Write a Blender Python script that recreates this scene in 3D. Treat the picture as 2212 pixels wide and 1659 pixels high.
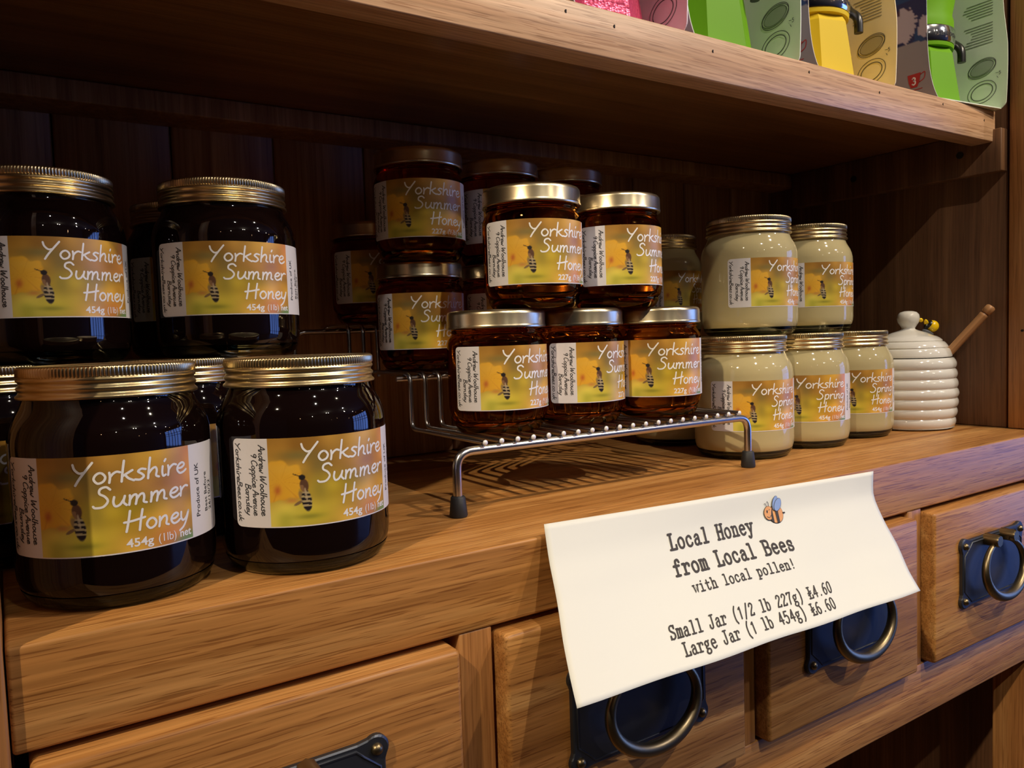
import bpy, bmesh, math, random
import numpy as np
from mathutils import Vector, Matrix
R = math.radians
C = bpy.context.scene.collection
for o in list(bpy.data.objects): bpy.data.objects.remove(o)
# ------------------------------------------------------------------ camera
cam_d = bpy.data.cameras.new('camera'); cam = bpy.data.objects.new('camera', cam_d); C.objects.link(cam)
cam_d.sensor_width = 36; cam_d.lens = 1682.3 * 36 / 2212; cam_d.clip_start = .01
rt = Vector((0.83429, -0.55027, -0.03404)); up = Vector((0.06213, 0.03248, 0.99754)); fw = Vector((0.54781, 0.83436, -0.06129))
cam.matrix_world = Matrix(((rt.x, up.x, -fw.x, .0814), (rt.y, up.y, -fw.y, -.3322), (rt.z, up.z, -fw.z, .1063), (0, 0, 0, 1)))
bpy.context.scene.camera = cam
# ------------------------------------------------------------------ world, lamps, exposure
sc = bpy.context.scene
sc.view_settings.view_transform = 'Standard'; sc.view_settings.look = 'None'
sc.view_settings.gamma = 1; sc.view_settings.use_curve_mapping = False
sc.view_settings.exposure = 0.97
w = bpy.data.worlds.new('world'); sc.world = w; w.use_nodes = True
w.node_tree.nodes['Background'].inputs[0].default_value = (.16, .27, .75, 1)
w.node_tree.nodes['Background'].inputs[1].default_value = .6
def lamp(kind, name, loc, power, color, target=None, **k):
    d = bpy.data.lights.new(name, kind); d.energy = power; d.color = color
    for a, b in k.items(): setattr(d, a, b)
    o = bpy.data.objects.new(name, d); C.objects.link(o); o.location = loc
    if target is not None:
        o.rotation_euler = (Vector(target) - Vector(loc)).to_track_quat('-Z', 'Y').to_euler()
    return o
WARM = (1, .84, .63); SOFT = (1, .91, .80); COOL = (.95, .88, .92)
lamp('SPOT', 'ceiling_spot', (.97, -.63, 1.12), 17, WARM, (.55, .05, .0), spot_size=R(95), spot_blend=.5, shadow_soft_size=.012)
lamp('SPOT', 'ceiling_spot', (.35, -1.18, 1.42), 24, SOFT, (.75, .05, .12), spot_size=R(46), spot_blend=.7, shadow_soft_size=.012)
lamp('SPOT', 'ceiling_spot', (-1.05, -.75, 1.35), 46, (1, .81, .56), (.12, 0, -.03), spot_size=R(28), spot_blend=.5, shadow_soft_size=.02)
lamp('SPOT', 'ceiling_spot', (1.9, -1.6, 1.45), 21, COOL, (.7, 0, 0), spot_size=R(70), spot_blend=.5, shadow_soft_size=.02)
# daylight through the shop door, far to the right
lamp('AREA', 'door_daylight', (4.79, -1.95, .17), 34, (.16, .32, 1), (0, -1.95, .17), shape='RECTANGLE', size=2.6, size_y=2.0)
# room bulbs: small lamps hanging about the shop
rnd = random.Random(4)
for i, (x, y, z, e) in enumerate([(1.0, -2.6, 1.45, 6), (1.15, -2.6, 1.45, 6), (2.3, -2.1, 1.4, 4), (2.45, -2.2, 1.4, 4), (.0, -2.9, 1.3, 3), (3.3, -1.9, 1.35, 2.5),
                                  (3.6, -1.7, 1.2, .8), (3.7, -2.2, .9, .8), (2.9, -2.4, .7, .6), (1.9, -2.9, .9, .5), (3.9, -.9, 1.1, .6), (-.8, -2.6, 1.1, 1), (4.1, -1.9, .75, .5), (1.4, -3.0, .75, .4)]):
    lamp('POINT', 'room_bulb', (x, y, z), e * .42, (1, .9, .75) if i < 6 else (1, .6, .3), shadow_soft_size=.022 if i < 6 else .014)

# ------------------------------------------------------------------ helpers
def link(o, parent=None):
    C.objects.link(o)
    if parent is not None: o.parent = parent
    return o
def mesh_obj(name, V, F, mat=None, parent=None, smooth=False, mats=None, midx=None):
    m = bpy.data.meshes.new(name); m.from_pydata([tuple(v) for v in V], [], F)
    for x in (mats or ([mat] if mat else [])): m.materials.append(x)
    if midx is not None: m.polygons.foreach_set('material_index', midx)
    if smooth: m.polygons.foreach_set('use_smooth', [True] * len(m.polygons))
    m.update()
    return link(bpy.data.objects.new(name, m), parent)
def thing(name, label, cat, loc=(0, 0, 0), rz=0, group=None):
    o = bpy.data.objects.new(name, None); o.empty_display_size = .02; C.objects.link(o)
    o.location = loc; o.rotation_euler = (0, 0, rz); o['label'] = label; o['category'] = cat
    if group: o['group'] = group
    return o
def box(name, x0, x1, y0, y1, z0, z1, mat, parent=None, bev=0, seg=2, lab=None):
    bm = bmesh.new(); bmesh.ops.create_cube(bm, size=1)
    for v in bm.verts:
        v.co = Vector(((x0 + x1) / 2 + v.co.x * (x1 - x0), (y0 + y1) / 2 + v.co.y * (y1 - y0), (z0 + z1) / 2 + v.co.z * (z1 - z0)))
    if bev: bmesh.ops.bevel(bm, geom=bm.edges[:], offset=bev, segments=seg, affect='EDGES', profile=.5)
    m = bpy.data.meshes.new(name); bm.to_mesh(m); bm.free(); m.materials.append(mat)
    if bev:
        m.polygons.foreach_set('use_smooth', [True] * len(m.polygons)); m.set_sharp_from_angle(angle=R(50))
    o = link(bpy.data.objects.new(name, m), parent)
    if lab: o['label'] = lab
    return o
def lathe(prof, n=64, rib=None, closed_top=True):
    """prof: list of (r, z[, ribbed]); returns V, F around z"""
    V, F, rings = [], [], []
    for p in prof:
        r, z = p[0], p[1]; rb = p[2] if len(p) > 2 else 0
        if r < 1e-7: rings.append([len(V)]); V.append((0, 0, z)); continue
        ids = []
        for i in range(n):
            a = 2 * math.pi * i / n; rr = r - (rb if i % 4 in (2, 3) else 0) if rb else r
            ids.append(len(V)); V.append((rr * math.cos(a), rr * math.sin(a), z))
        rings.append(ids)
    for A, B in zip(rings, rings[1:]):
        if len(A) == 1 and len(B) == 1: continue
        for i in range(n):
            j = (i + 1) % n
            if len(A) == 1: F.append((A[0], B[j], B[i]))
            elif len(B) == 1: F.append((A[i], A[j], B[0]))
            else: F.append((A[i], A[j], B[j], B[i]))
    return V, F
def lathe_obj(name, prof, mat, parent=None, n=64, smooth=True, loc=(0, 0, 0), rot=None):
    V, F = lathe(prof, n); o = mesh_obj(name, V, F, mat, parent, smooth)
    if smooth: o.data.set_sharp_from_angle(angle=R(55))
    o.location = loc
    if rot: o.rotation_euler = rot
    return o
def fillet(P, rad, k=5):
    out = [Vector(P[0])]
    for a, b, c in zip(P, P[1:], P[2:]):
        a, b, c = Vector(a), Vector(b), Vector(c); u = (a - b).normalized(); v = (c - b).normalized()
        r = min(rad, (a - b).length * .49, (c - b).length * .49)
        for i in range(k + 1):
            t = i / k; out.append((b + u * r) * (1 - t) ** 2 + b * 2 * t * (1 - t) + (b + v * r) * t * t)
    out.append(Vector(P[-1])); return out
def tube(P, r, n=10, caps=True, closed=False):
    P = [Vector(p) for p in P]; rr = r if isinstance(r, (list, tuple)) else [r] * len(P)
    V, F, N = [], [], len(P); nrm = None; rings = []
    for i, p in enumerate(P):
        a = P[(i - 1) % N] if (i or closed) else P[0]; b = P[(i + 1) % N] if (i < N - 1 or closed) else P[-1]
        t = (b - a).normalized()
        if nrm is None: nrm = t.orthogonal().normalized()
        nrm = (nrm - t * nrm.dot(t)).normalized(); bn = t.cross(nrm); ids = []
        for k in range(n):
            an = 2 * math.pi * k / n; ids.append(len(V)); V.append(p + (nrm * math.cos(an) + bn * math.sin(an)) * rr[i])
        rings.append(ids)
    for i in range(N - 1 + (1 if closed else 0)):
        A, B = rings[i], rings[(i + 1) % N]
        for k in range(n): F.append((A[k], A[(k + 1) % n], B[(k + 1) % n], B[k]))
    if caps and not closed: F.append(tuple(reversed(rings[0]))); F.append(tuple(rings[-1]))
    return V, F
def tube_obj(name, P, r, mat, parent=None, n=10, closed=False):
    V, F = tube(P, r, n, True, closed); o = mesh_obj(name, V, F, mat, parent, True); o.data.set_sharp_from_angle(angle=R(60)); return o
def merge(parts):
    V, F = [], []
    for v, f in parts:
        b = len(V); V += [tuple(x) for x in v]; F += [tuple(i + b for i in q) for q in f]
    return V, F
def srgb(r, g, b):
    f = lambda c: (c / 255 / 12.92) if c / 255 <= .04045 else ((c / 255 + .055) / 1.055) ** 2.4
    return (f(r), f(g), f(b), 1)
def copy_tree(o, parent=None):
    c = o.copy(); C.objects.link(c)
    if parent is not None: c.parent = parent
    for ch in list(o.children): copy_tree(ch, c)
    return c
# ------------------------------------------------------------------ materials
def pbr(name, col, rough=.5, metal=0, **k):
    m = bpy.data.materials.new(name); m.use_nodes = True; b = m.node_tree.nodes['Principled BSDF']
    b.inputs['Base Color'].default_value = tuple(col)[:3] + (1,); b.inputs['Roughness'].default_value = rough; b.inputs['Metallic'].default_value = metal
    for a, v in k.items(): b.inputs[a.replace('_', ' ')].default_value = v
    return m
def wood(name, c0, c1, c2, axis='X', pore=.62, rough=.42, scale=1.0, figure=1.0, spec=.4):
    """oak: long fibres along one axis, dark open pores, slow figure"""
    m = bpy.data.materials.new(name); m.use_nodes = True; nt = m.node_tree; N, L = nt.nodes, nt.links; b = N['Principled BSDF']
    tc = N.new('ShaderNodeTexCoord'); oi = N.new('ShaderNodeObjectInfo')
    off = N.new('ShaderNodeVectorMath'); off.operation = 'MULTIPLY_ADD'; off.inputs[1].default_value = (3.1, 2.3, 1.7)
    L.new(oi.outputs['Random'], off.inputs[0]); L.new(tc.outputs['Object'], off.inputs[2])
    def mp(al, ac, extra=None):
        q = N.new('ShaderNodeMapping'); s = [ac * scale] * 3; s['XYZ'.index(axis)] = al * scale; q.inputs['Scale'].default_value = s
        L.new(extra or off.outputs[0], q.inputs['Vector']); return q
    wv = N.new('ShaderNodeTexNoise'); wv.inputs['Scale'].default_value = 1; wv.inputs['Detail'].default_value = 2
    q0 = mp(3.2, 9); L.new(q0.outputs[0], wv.inputs['Vector'])
    wob = N.new('ShaderNodeVectorMath'); wob.operation = 'MULTIPLY_ADD'; wob.inputs[1].default_value = (.012, .012, .012)
    L.new(wv.outputs['Color'], wob.inputs[0]); L.new(off.outputs[0], wob.inputs[2])
    fig = N.new('ShaderNodeTexNoise'); fig.inputs['Scale'].default_value = 1; fig.inputs['Detail'].default_value = 5; fig.inputs['Distortion'].default_value = .7 * figure
    L.new(mp(2.2, 70, wob.outputs[0]).outputs[0], fig.inputs['Vector'])
    fib = N.new('ShaderNodeTexNoise'); fib.inputs['Scale'].default_value = 1; fib.inputs['Detail'].default_value = 3
    L.new(mp(7, 520, wob.outputs[0]).outputs[0], fib.inputs['Vector'])
    por = N.new('ShaderNodeTexNoise'); por.inputs['Scale'].default_value = 1; por.inputs['Detail'].default_value = 1
    L.new(mp(30, 1050, wob.outputs[0]).outputs[0], por.inputs['Vector'])
    r1 = N.new('ShaderNodeValToRGB'); e = r1.color_ramp.elements; e[0].position = .3; e[0].color = c0; e[1].position = .7; e[1].color = c2
    x = r1.color_ramp.elements.new(.5); x.color = c1; L.new(fig.outputs['Fac'], r1.inputs[0])
    r2 = N.new('ShaderNodeValToRGB'); e = r2.color_ramp.elements; e[0].position = .35; e[0].color = (.72, .70, .66, 1); e[1].position = .65; e[1].color = (1.12, 1.12, 1.12, 1)
    L.new(fib.outputs['Fac'], r2.inputs[0])
    m1 = N.new('ShaderNodeMixRGB'); m1.blend_type = 'MULTIPLY'; m1.inputs[0].default_value = .75; L.new(r1.outputs[0], m1.inputs[1]); L.new(r2.outputs[0], m1.inputs[2])
    r3 = N.new('ShaderNodeValToRGB'); e = r3.color_ramp.elements; e[0].position = .58; e[0].color = (0, 0, 0, 1); e[1].position = .635; e[1].color = (1, 1, 1, 1)
    L.new(por.outputs['Fac'], r3.inputs[0])
    pm = N.new('ShaderNodeMath'); pm.operation = 'MULTIPLY'; pm.inputs[1].default_value = pore; L.new(r3.outputs[0], pm.inputs[0])
    m2 = N.new('ShaderNodeMixRGB'); m2.blend_type = 'MULTIPLY'; m2.inputs[2].default_value = (.42, .30, .2, 1); L.new(pm.outputs[0], m2.inputs[0]); L.new(m1.outputs[0], m2.inputs[1])
    L.new(m2.outputs[0], b.inputs['Base Color'])
    bp = N.new('ShaderNodeBump'); bp.inputs['Strength'].default_value = .25; bp.inputs['Distance'].default_value = .0004; bp.invert = True
    bp.inputs['Strength'].default_value = .12; L.new(r3.outputs[0], bp.inputs['Height']); L.new(bp.outputs[0], b.inputs['Normal'])
    b.inputs['Roughness'].default_value = rough; b.inputs['Specular IOR Level'].default_value = spec
    return m
OAK = (srgb(154, 102, 50), srgb(180, 125, 66), srgb(202, 150, 88))
M = {}
M['oak'] = wood('oak_lacquered', *OAK, axis='X')
M['oak_v'] = wood('oak_vertical', srgb(150, 98, 52), srgb(172, 118, 66), srgb(194, 142, 86), axis='Z', pore=.35)
M['oak_y'] = wood('oak_depthwise', *OAK, axis='Y')
M['oak_board'] = wood('oak_back_board', srgb(134, 92, 58), srgb(158, 114, 74), srgb(180, 138, 96), axis='Z', pore=.3, scale=.7, figure=2.5, rough=.5)
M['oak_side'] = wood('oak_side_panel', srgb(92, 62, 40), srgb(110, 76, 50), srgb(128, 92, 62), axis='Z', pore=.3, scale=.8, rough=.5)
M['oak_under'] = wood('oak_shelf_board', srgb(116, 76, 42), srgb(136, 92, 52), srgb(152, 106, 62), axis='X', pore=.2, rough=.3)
M['beech'] = wood('beech_lipping', srgb(186, 142, 104), srgb(204, 162, 124), srgb(216, 178, 142), axis='X', pore=.5, figure=1.6)
M['gold'] = pbr('gold_tinplate', (.72, .57, .31), .30, 1)
M['gold_s'] = pbr('pale_gold_tinplate', (.72, .61, .40), .27, 1)
M['steel'] = pbr('satin_chrome_wire', (.62, .62, .64), .24, 1)
M['rubber'] = pbr('black_rubber', (.018, .018, .02), .55)
M['plate'] = pbr('blackened_iron', (.085, .092, .11), .46, .9)
M['brass'] = pbr('aged_brass', (.24, .185, .105), .36, 1)
M['cream'] = pbr('set_cream_honey', srgb(186, 172, 128), .06, 0, Subsurface_Weight=.12, Subsurface_Radius=(.004, .003, .002), Subsurface_Scale=1.0, Specular_IOR_Level=.5)
M['dark'] = pbr('dark_honey_in_glass', (.0055, .0022, .0018), .03, 0, Specular_IOR_Level=.55)
M['ceramic'] = pbr('white_glazed_ceramic', (.80, .77, .70), .10, 0, Coat_Weight=.6, Coat_Roughness=.04)
M['paper'] = pbr('white_paper', (.775, .78, .73), .75, 0, Specular_IOR_Level=.25)
M['ink'] = pbr('charcoal_ink', (.045, .038, .034), .7)
M['label_ink'] = pbr('label_black_ink', (.03, .03, .035), .6)
M['label_white'] = pbr('label_white_print', (.86, .84, .82), .4)
M['yellow'] = pbr('yellow_enamel', (.93, .60, .01), .22)
M['black'] = pbr('black_enamel', (.012, .012, .012), .3)
M['grey'] = pbr('grey_enamel', (.12, .13, .15), .4)
M['dipper'] = wood('dipper_beech', srgb(170, 120, 78), srgb(190, 140, 94), srgb(204, 156, 110), axis='Z', pore=.2)
M['hole'] = pbr('dark_hole', (.01, .008, .006), .8)
def glassy(name, col, rough=.0, ior=1.47):
    m = bpy.data.materials.new(name); m.use_nodes = True; nt = m.node_tree; nt.nodes.remove(nt.nodes['Principled BSDF'])
    g = nt.nodes.new('ShaderNodeBsdfGlass'); g.inputs[0].default_value = col; g.inputs['Roughness'].default_value = rough; g.inputs['IOR'].default_value = ior
    nt.links.new(g.outputs[0], nt.nodes['Material Output'].inputs[0]); return m
M['amber'] = glassy('amber_honey_in_glass', (.74, .35, .095, 1), .01, 1.46)
M['glass'] = glassy('clear_glass_base', (.86, .90, .84, 1), .02, 1.5)
M['amber_base'] = glassy('amber_tinted_glass_base', (.85, .55, .22, 1), .02, 1.5)
def vcol(name, rough=.4, **k):
    m = pbr(name, (1, 1, 1), rough, 0, **k); a = m.node_tree.nodes.new('ShaderNodeVertexColor'); a.layer_name = 'print'
    m.node_tree.links.new(a.outputs[0], m.node_tree.nodes['Principled BSDF'].inputs['Base Color']); return m
M['print'] = vcol('printed_label', .38)
M['card'] = vcol('printed_card', .45)
M['wall'] = pbr('dark_shop_wall', (.07, .065, .065), .8)
M['floor'] = wood('floor_boards', srgb(90, 66, 46), srgb(104, 78, 54), srgb(118, 88, 62), axis='Y', pore=.3, scale=.3)
M['ceil'] = pbr('shop_ceiling', (.16, .15, .14), .9)

# ------------------------------------------------------------------ room
XR, YB, FZ, CZ = .9011, .3112, -.86, 1.62
def struct(o): o['kind'] = 'structure'; return o
struct(box('floor', -2.6, 4.8, -3.4, .42, FZ - .05, FZ, M['floor']))
struct(box('ceiling', -2.6, 4.8, -3.4, .42, CZ, CZ + .05, M['ceil']))
struct(box('wall_back', -2.65, 4.85, .36, .42, FZ, CZ, M['wall']))
struct(box('wall_front', -2.65, 4.85, -3.45, -3.4, FZ, CZ, M['wall']))
struct(box('wall_left', -2.65, -2.6, -3.4, .36, FZ, CZ, M['wall']))
wr = struct(box('wall_right', 4.8, 4.85, -3.4, -3.3, FZ, CZ, M['wall']))
box('wall_pier', 4.8, 4.85, -.6, .36, FZ, CZ, M['wall'], wr); box('lintel', 4.8, 4.85, -3.3, -.6, 1.2, CZ, M['wall'], wr)
win = bpy.data.objects.new('window_1', None); link(win); win['kind'] = 'structure'
for y in (-3.3, -2.75, -2.3, -1.92, -1.55, -1.12, -.66): box('mullion', 4.70, 4.76, y, y + .06, FZ, 1.2, M['wall'], win)
for z in (FZ, -.3, .32, .62, 1.14): box('glazing_bar', 4.71, 4.75, -3.3, -.6, z, z + .05, M['wall'], win)
gp = glassy('window_glass', (.9, .95, 1, 1), 0, 1.45)
box('pane', 4.81, 4.816, -3.3, -.6, FZ, 1.2, gp, win)

# ------------------------------------------------------------------ dresser
XL = .0766
ds = thing('oak_dresser', 'lacquered oak dresser with shelf, thick worktop and a row of small drawers', 'dresser')
box('worktop', XL, XR + .06, 0, YB + .02, -.0407, 0, M['oak'], ds, .0016, 3)
box('post', .02, XL - .0006, -.004, .05, FZ, .75, M['oak_v'], ds, .0012)
box('side_panel', .0, .02, .0, YB + .02, FZ, .75, M['oak_v'], ds, .001)
# right side: stile, grooved side panel made of boards
box('post', XR - .002, XR + .03, -.012 + .012, .0345, .0005, .75, M['oak_v'], ds, .001)
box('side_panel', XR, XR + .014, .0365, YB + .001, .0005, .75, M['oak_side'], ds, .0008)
box('side_panel', XR + .014, XR + .03, .0345, YB + .02, .0005, .75, M['oak_v'], ds)
xb = .1227 - .0783
for i in range(12):
    x0 = xb - .0783 + i * .0783
    if x0 > XR - .01: break
    box('board', max(x0, .021) + .0006, min(x0 + .0783, XR) - .0006, YB, YB + .014, .0005, .75, M['oak_board'], ds, .0016, 1)
box('back_panel', .02, XR + .02, YB + .0145, YB + .02, -.0, .75, M['oak_v'], ds)
# upper shelf: board, front lipping, rear and side battens
SY, SZ0, SZ1 = .0444, .2764, .3054
sh = box('shelf', .021, XR - .0006, SY + .021, YB - .0005, .2885, SZ1, M['oak_under'], ds, .0008)
lip = box('lipping', XL - .02, XR - .0075, SY, SY + .0205, SZ0, SZ1 + .0002, M['beech'], ds, .0009)
for x, z in [(.376, .2984), (.4139, .2965), (.5024, .2962), (.6079, .2985), (.7006, .2963), (.7991, .2999), (.8724, .2946), (.31, .2975), (.24, .297)]:
    V, F = lathe([(0, 0), (.0011, 0), (.0011, .0008), (0, .0008)], 8); o = mesh_obj('nail_hole', V, F, M['hole'], lip); o.rotation_euler = (R(90), 0, R(20)); o.location = (x, SY + .0006, z)
box('batten', .021, XR - .0006, .272, YB - .0005, .2735, .2884, M['oak_board'], ds, .0012)
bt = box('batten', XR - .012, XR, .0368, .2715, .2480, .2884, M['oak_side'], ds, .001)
for y, z in [(.075, .270), (.19, .268)]:
    V, F = lathe([(0, 0), (.0035, 0), (.0035, .001), (0, .001)], 12); o = mesh_obj('screw_hole', V, F, M['hole'], bt); o.rotation_euler = (0, R(-90), 0); o.location = (XR - .0118, y, z)
post2 = [c for c in ds.children if c.name.startswith('post')][-1]
for y, z in [(.018, .1385), (.022, .095), (.012, .075), (.016, .33)]:
    V, F = lathe([(0, 0), (.0012, 0), (.0012, .001), (0, .001)], 10); o = mesh_obj('screw_hole', V, F, M['hole'], post2); o.rotation_euler = (0, R(-90), 0); o.location = (XR - .0018, y, z)
# drawer frame
ZT, ZB = -.0407, -.1663
box('rail', XL, XR + .03, .0004, .03, -.2099, ZB, M['oak'], ds, .0012)
DX = [(.0815, .2590), (.2845, .4625), (.4848, .6615), (.6850, .8600)]
DIV = [(.2635, .2825), (.4657, .4828), (.6640, .6830), (.8655, .8855)]
for a, b in DIV: box('divider', a, b, .0008, .03, ZB, ZT, M['oak_v'], ds, .0008)
box('carcass_panel', XL, XR + .03, .031, .04, -.20, ZT - .0005, M['hole'], ds)
def oval_plate(w, h, y0, y1, notch=True):
    """iron plate, corners rounded into little ears"""
    pts = []
    e, rr = .0085, .0062
    for sx, sz in ((1, 1), (-1, 1), (-1, -1), (1, -1)):
        cx, cz = sx * (w / 2 - rr), sz * (h / 2 - rr)
        a0 = {(1, 1): -35, (-1, 1): 55, (-1, -1): 145, (1, -1): 235}[(sx, sz)]
        for k in range(11): a = R(a0 + k * 16); pts.append((cx + rr * math.cos(a), cz + rr * math.sin(a)))
    # pull the straight runs in a little between the ears
    out = []
    n = len(pts)
    for i, p in enumerate(pts):
        out.append(p)
        if i % 11 == 10:
            q = pts[(i + 1) % n]
            for t in (.06, .94):
                x, z = p[0] + (q[0] - p[0]) * t, p[1] + (q[1] - p[1]) * t
                out.append((x * (1 if abs(q[0] - p[0]) > abs(q[1] - p[1]) else .985), z * (1 if abs(q[0] - p[0]) < abs(q[1] - p[1]) else .972)))
    n = len(out); V = [(x, y0, z) for x, z in out] + [(x, y1, z) for x, z in out]
    V += [(x * .985, y1 - .0007, z * .975) for x, z in out]
    F = []
    for i in range(n):
        j = (i + 1) % n; F.append((i, n + i, n + j, j)); F.append((n + i, 2 * n + i, 2 * n + j, n + j))
    F.append(tuple(range(2 * n, 3 * n))); F.append(tuple(range(n - 1, -1, -1)))
    return V, F
def handle_parts(cx, cz, yf, parent):
    w, h = .1045, .0580
    V, F = oval_plate(w, h, yf, yf - .0022); pl = mesh_obj('backplate', V, F, M['plate'], parent); pl.location = (cx, 0, cz)
    rim = []
    for x, z in ((w / 2 - .016, h / 2 - .0045), (-w / 2 + .016, h / 2 - .0045), (-w / 2 + .0125, h / 2 - .008), (-w / 2 + .0048, h / 2 - .0145), (-w / 2 + .0048, -h / 2 + .0145), (-w / 2 + .0125, -h / 2 + .008), (-w / 2 + .016, -h / 2 + .0045),
                 (w / 2 - .016, -h / 2 + .0045), (w / 2 - .0125, -h / 2 + .008), (w / 2 - .0048, -h / 2 + .0145), (w / 2 - .0048, h / 2 - .0145), (w / 2 - .0125, h / 2 - .008)):
        rim.append((cx + x, yf - .0028, cz + z))
    tube_obj('plate_rim', rim, .0008, M['plate'], parent, 6, True)
    for sx in (-1, 1):
        for sz in (-1, 1):
            o = lathe_obj('stud', [(.0029, 0), (.0029, .0009), (.0024, .0021), (.0013, .0029), (0, .0031)], M['brass'], parent, 16)
            o.rotation_euler = (R(90), 0, 0); o.location = (cx + sx * (w / 2 - .0062), yf - .0024, cz + sz * (h / 2 - .0062))
        o = lathe_obj('pivot', [(.0052, 0), (.0052, .0105), (.0046, .012), (0, .012)], M['brass'], parent, 8, True)
        o.rotation_euler = (R(90), 0, 0); o.location = (cx + sx * .0138, yf - .0024, cz + .0238)
    P, rr = [], []
    for k in range(41):
        a = R(90 + 24) + (R(360 - 48)) * k / 40
        x = cx + .0325 * math.cos(a); z = cz - .0005 + .0235 * math.sin(a); s = (1 - math.sin(a)) / 2
        P.append((x, yf - .0098 - .0045 * s, z)); rr.append(.0021 + .0021 * s)
    P = [(cx - .0085, yf - .0088, cz + .0225)] + P + [(cx + .0085, yf - .0088, cz + .0225)]; rr = [.0019] + rr + [.0019]
    tube_obj('ring_pull', P, rr, M['brass'], parent, 14)
for i, (a, b) in enumerate(DX):
    fr = box('drawer', a, b, -.009, .03, ZB + .0016, ZT - .0032, M['oak'], ds, .0026, 3)
    handle_parts((a + b) / 2 + (0 if i else -.004), -.0995, -.0091, fr)
# lower, open part of the dresser
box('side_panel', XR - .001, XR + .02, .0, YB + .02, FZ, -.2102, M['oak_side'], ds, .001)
box('post', XR - .03, XR + .0, .0, .035, FZ, -.2102, M['oak_v'], ds, .0015)
for i in range(12):
    x0 = xb - .0783 + i * .0783
    if x0 > XR - .01: break
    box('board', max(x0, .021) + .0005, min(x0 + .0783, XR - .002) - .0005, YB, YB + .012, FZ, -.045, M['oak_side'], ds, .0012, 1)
box('lower_shelf', XL, XR - .002, .036, YB - .001, -.64, -.615, M['oak'], ds, .001)

# ------------------------------------------------------------------ stroke lettering
def cr(P, k=5):
    if len(P) < 3: return [P[0], P[-1]] if len(P) == 2 else P
    Q = [(2 * P[0][0] - P[1][0], 2 * P[0][1] - P[1][1])] + list(P) + [(2 * P[-1][0] - P[-2][0], 2 * P[-1][1] - P[-2][1])]
    if abs(P[0][0] - P[-1][0]) + abs(P[0][1] - P[-1][1]) < 1e-6: Q[0] = P[-2]; Q[-1] = P[1]
    out = []
    for a, b, c, d in zip(Q, Q[1:], Q[2:], Q[3:]):
        for i in range(k):
            t = i / k; f = lambda p0, p1, p2, p3: .5 * (2 * p1 + (p2 - p0) * t + (2 * p0 - 5 * p1 + 4 * p2 - p3) * t * t + (3 * p1 - p0 - 3 * p2 + p3) * t ** 3)
            out.append((f(a[0], b[0], c[0], d[0]), f(a[1], b[1], c[1], d[1])))
    out.append(tuple(P[-1])); return out
O_ = [(.5, .98), (.2, .85), (.07, .42), (.32, .02), (.66, .18), (.76, .6), (.5, .98)]
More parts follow.
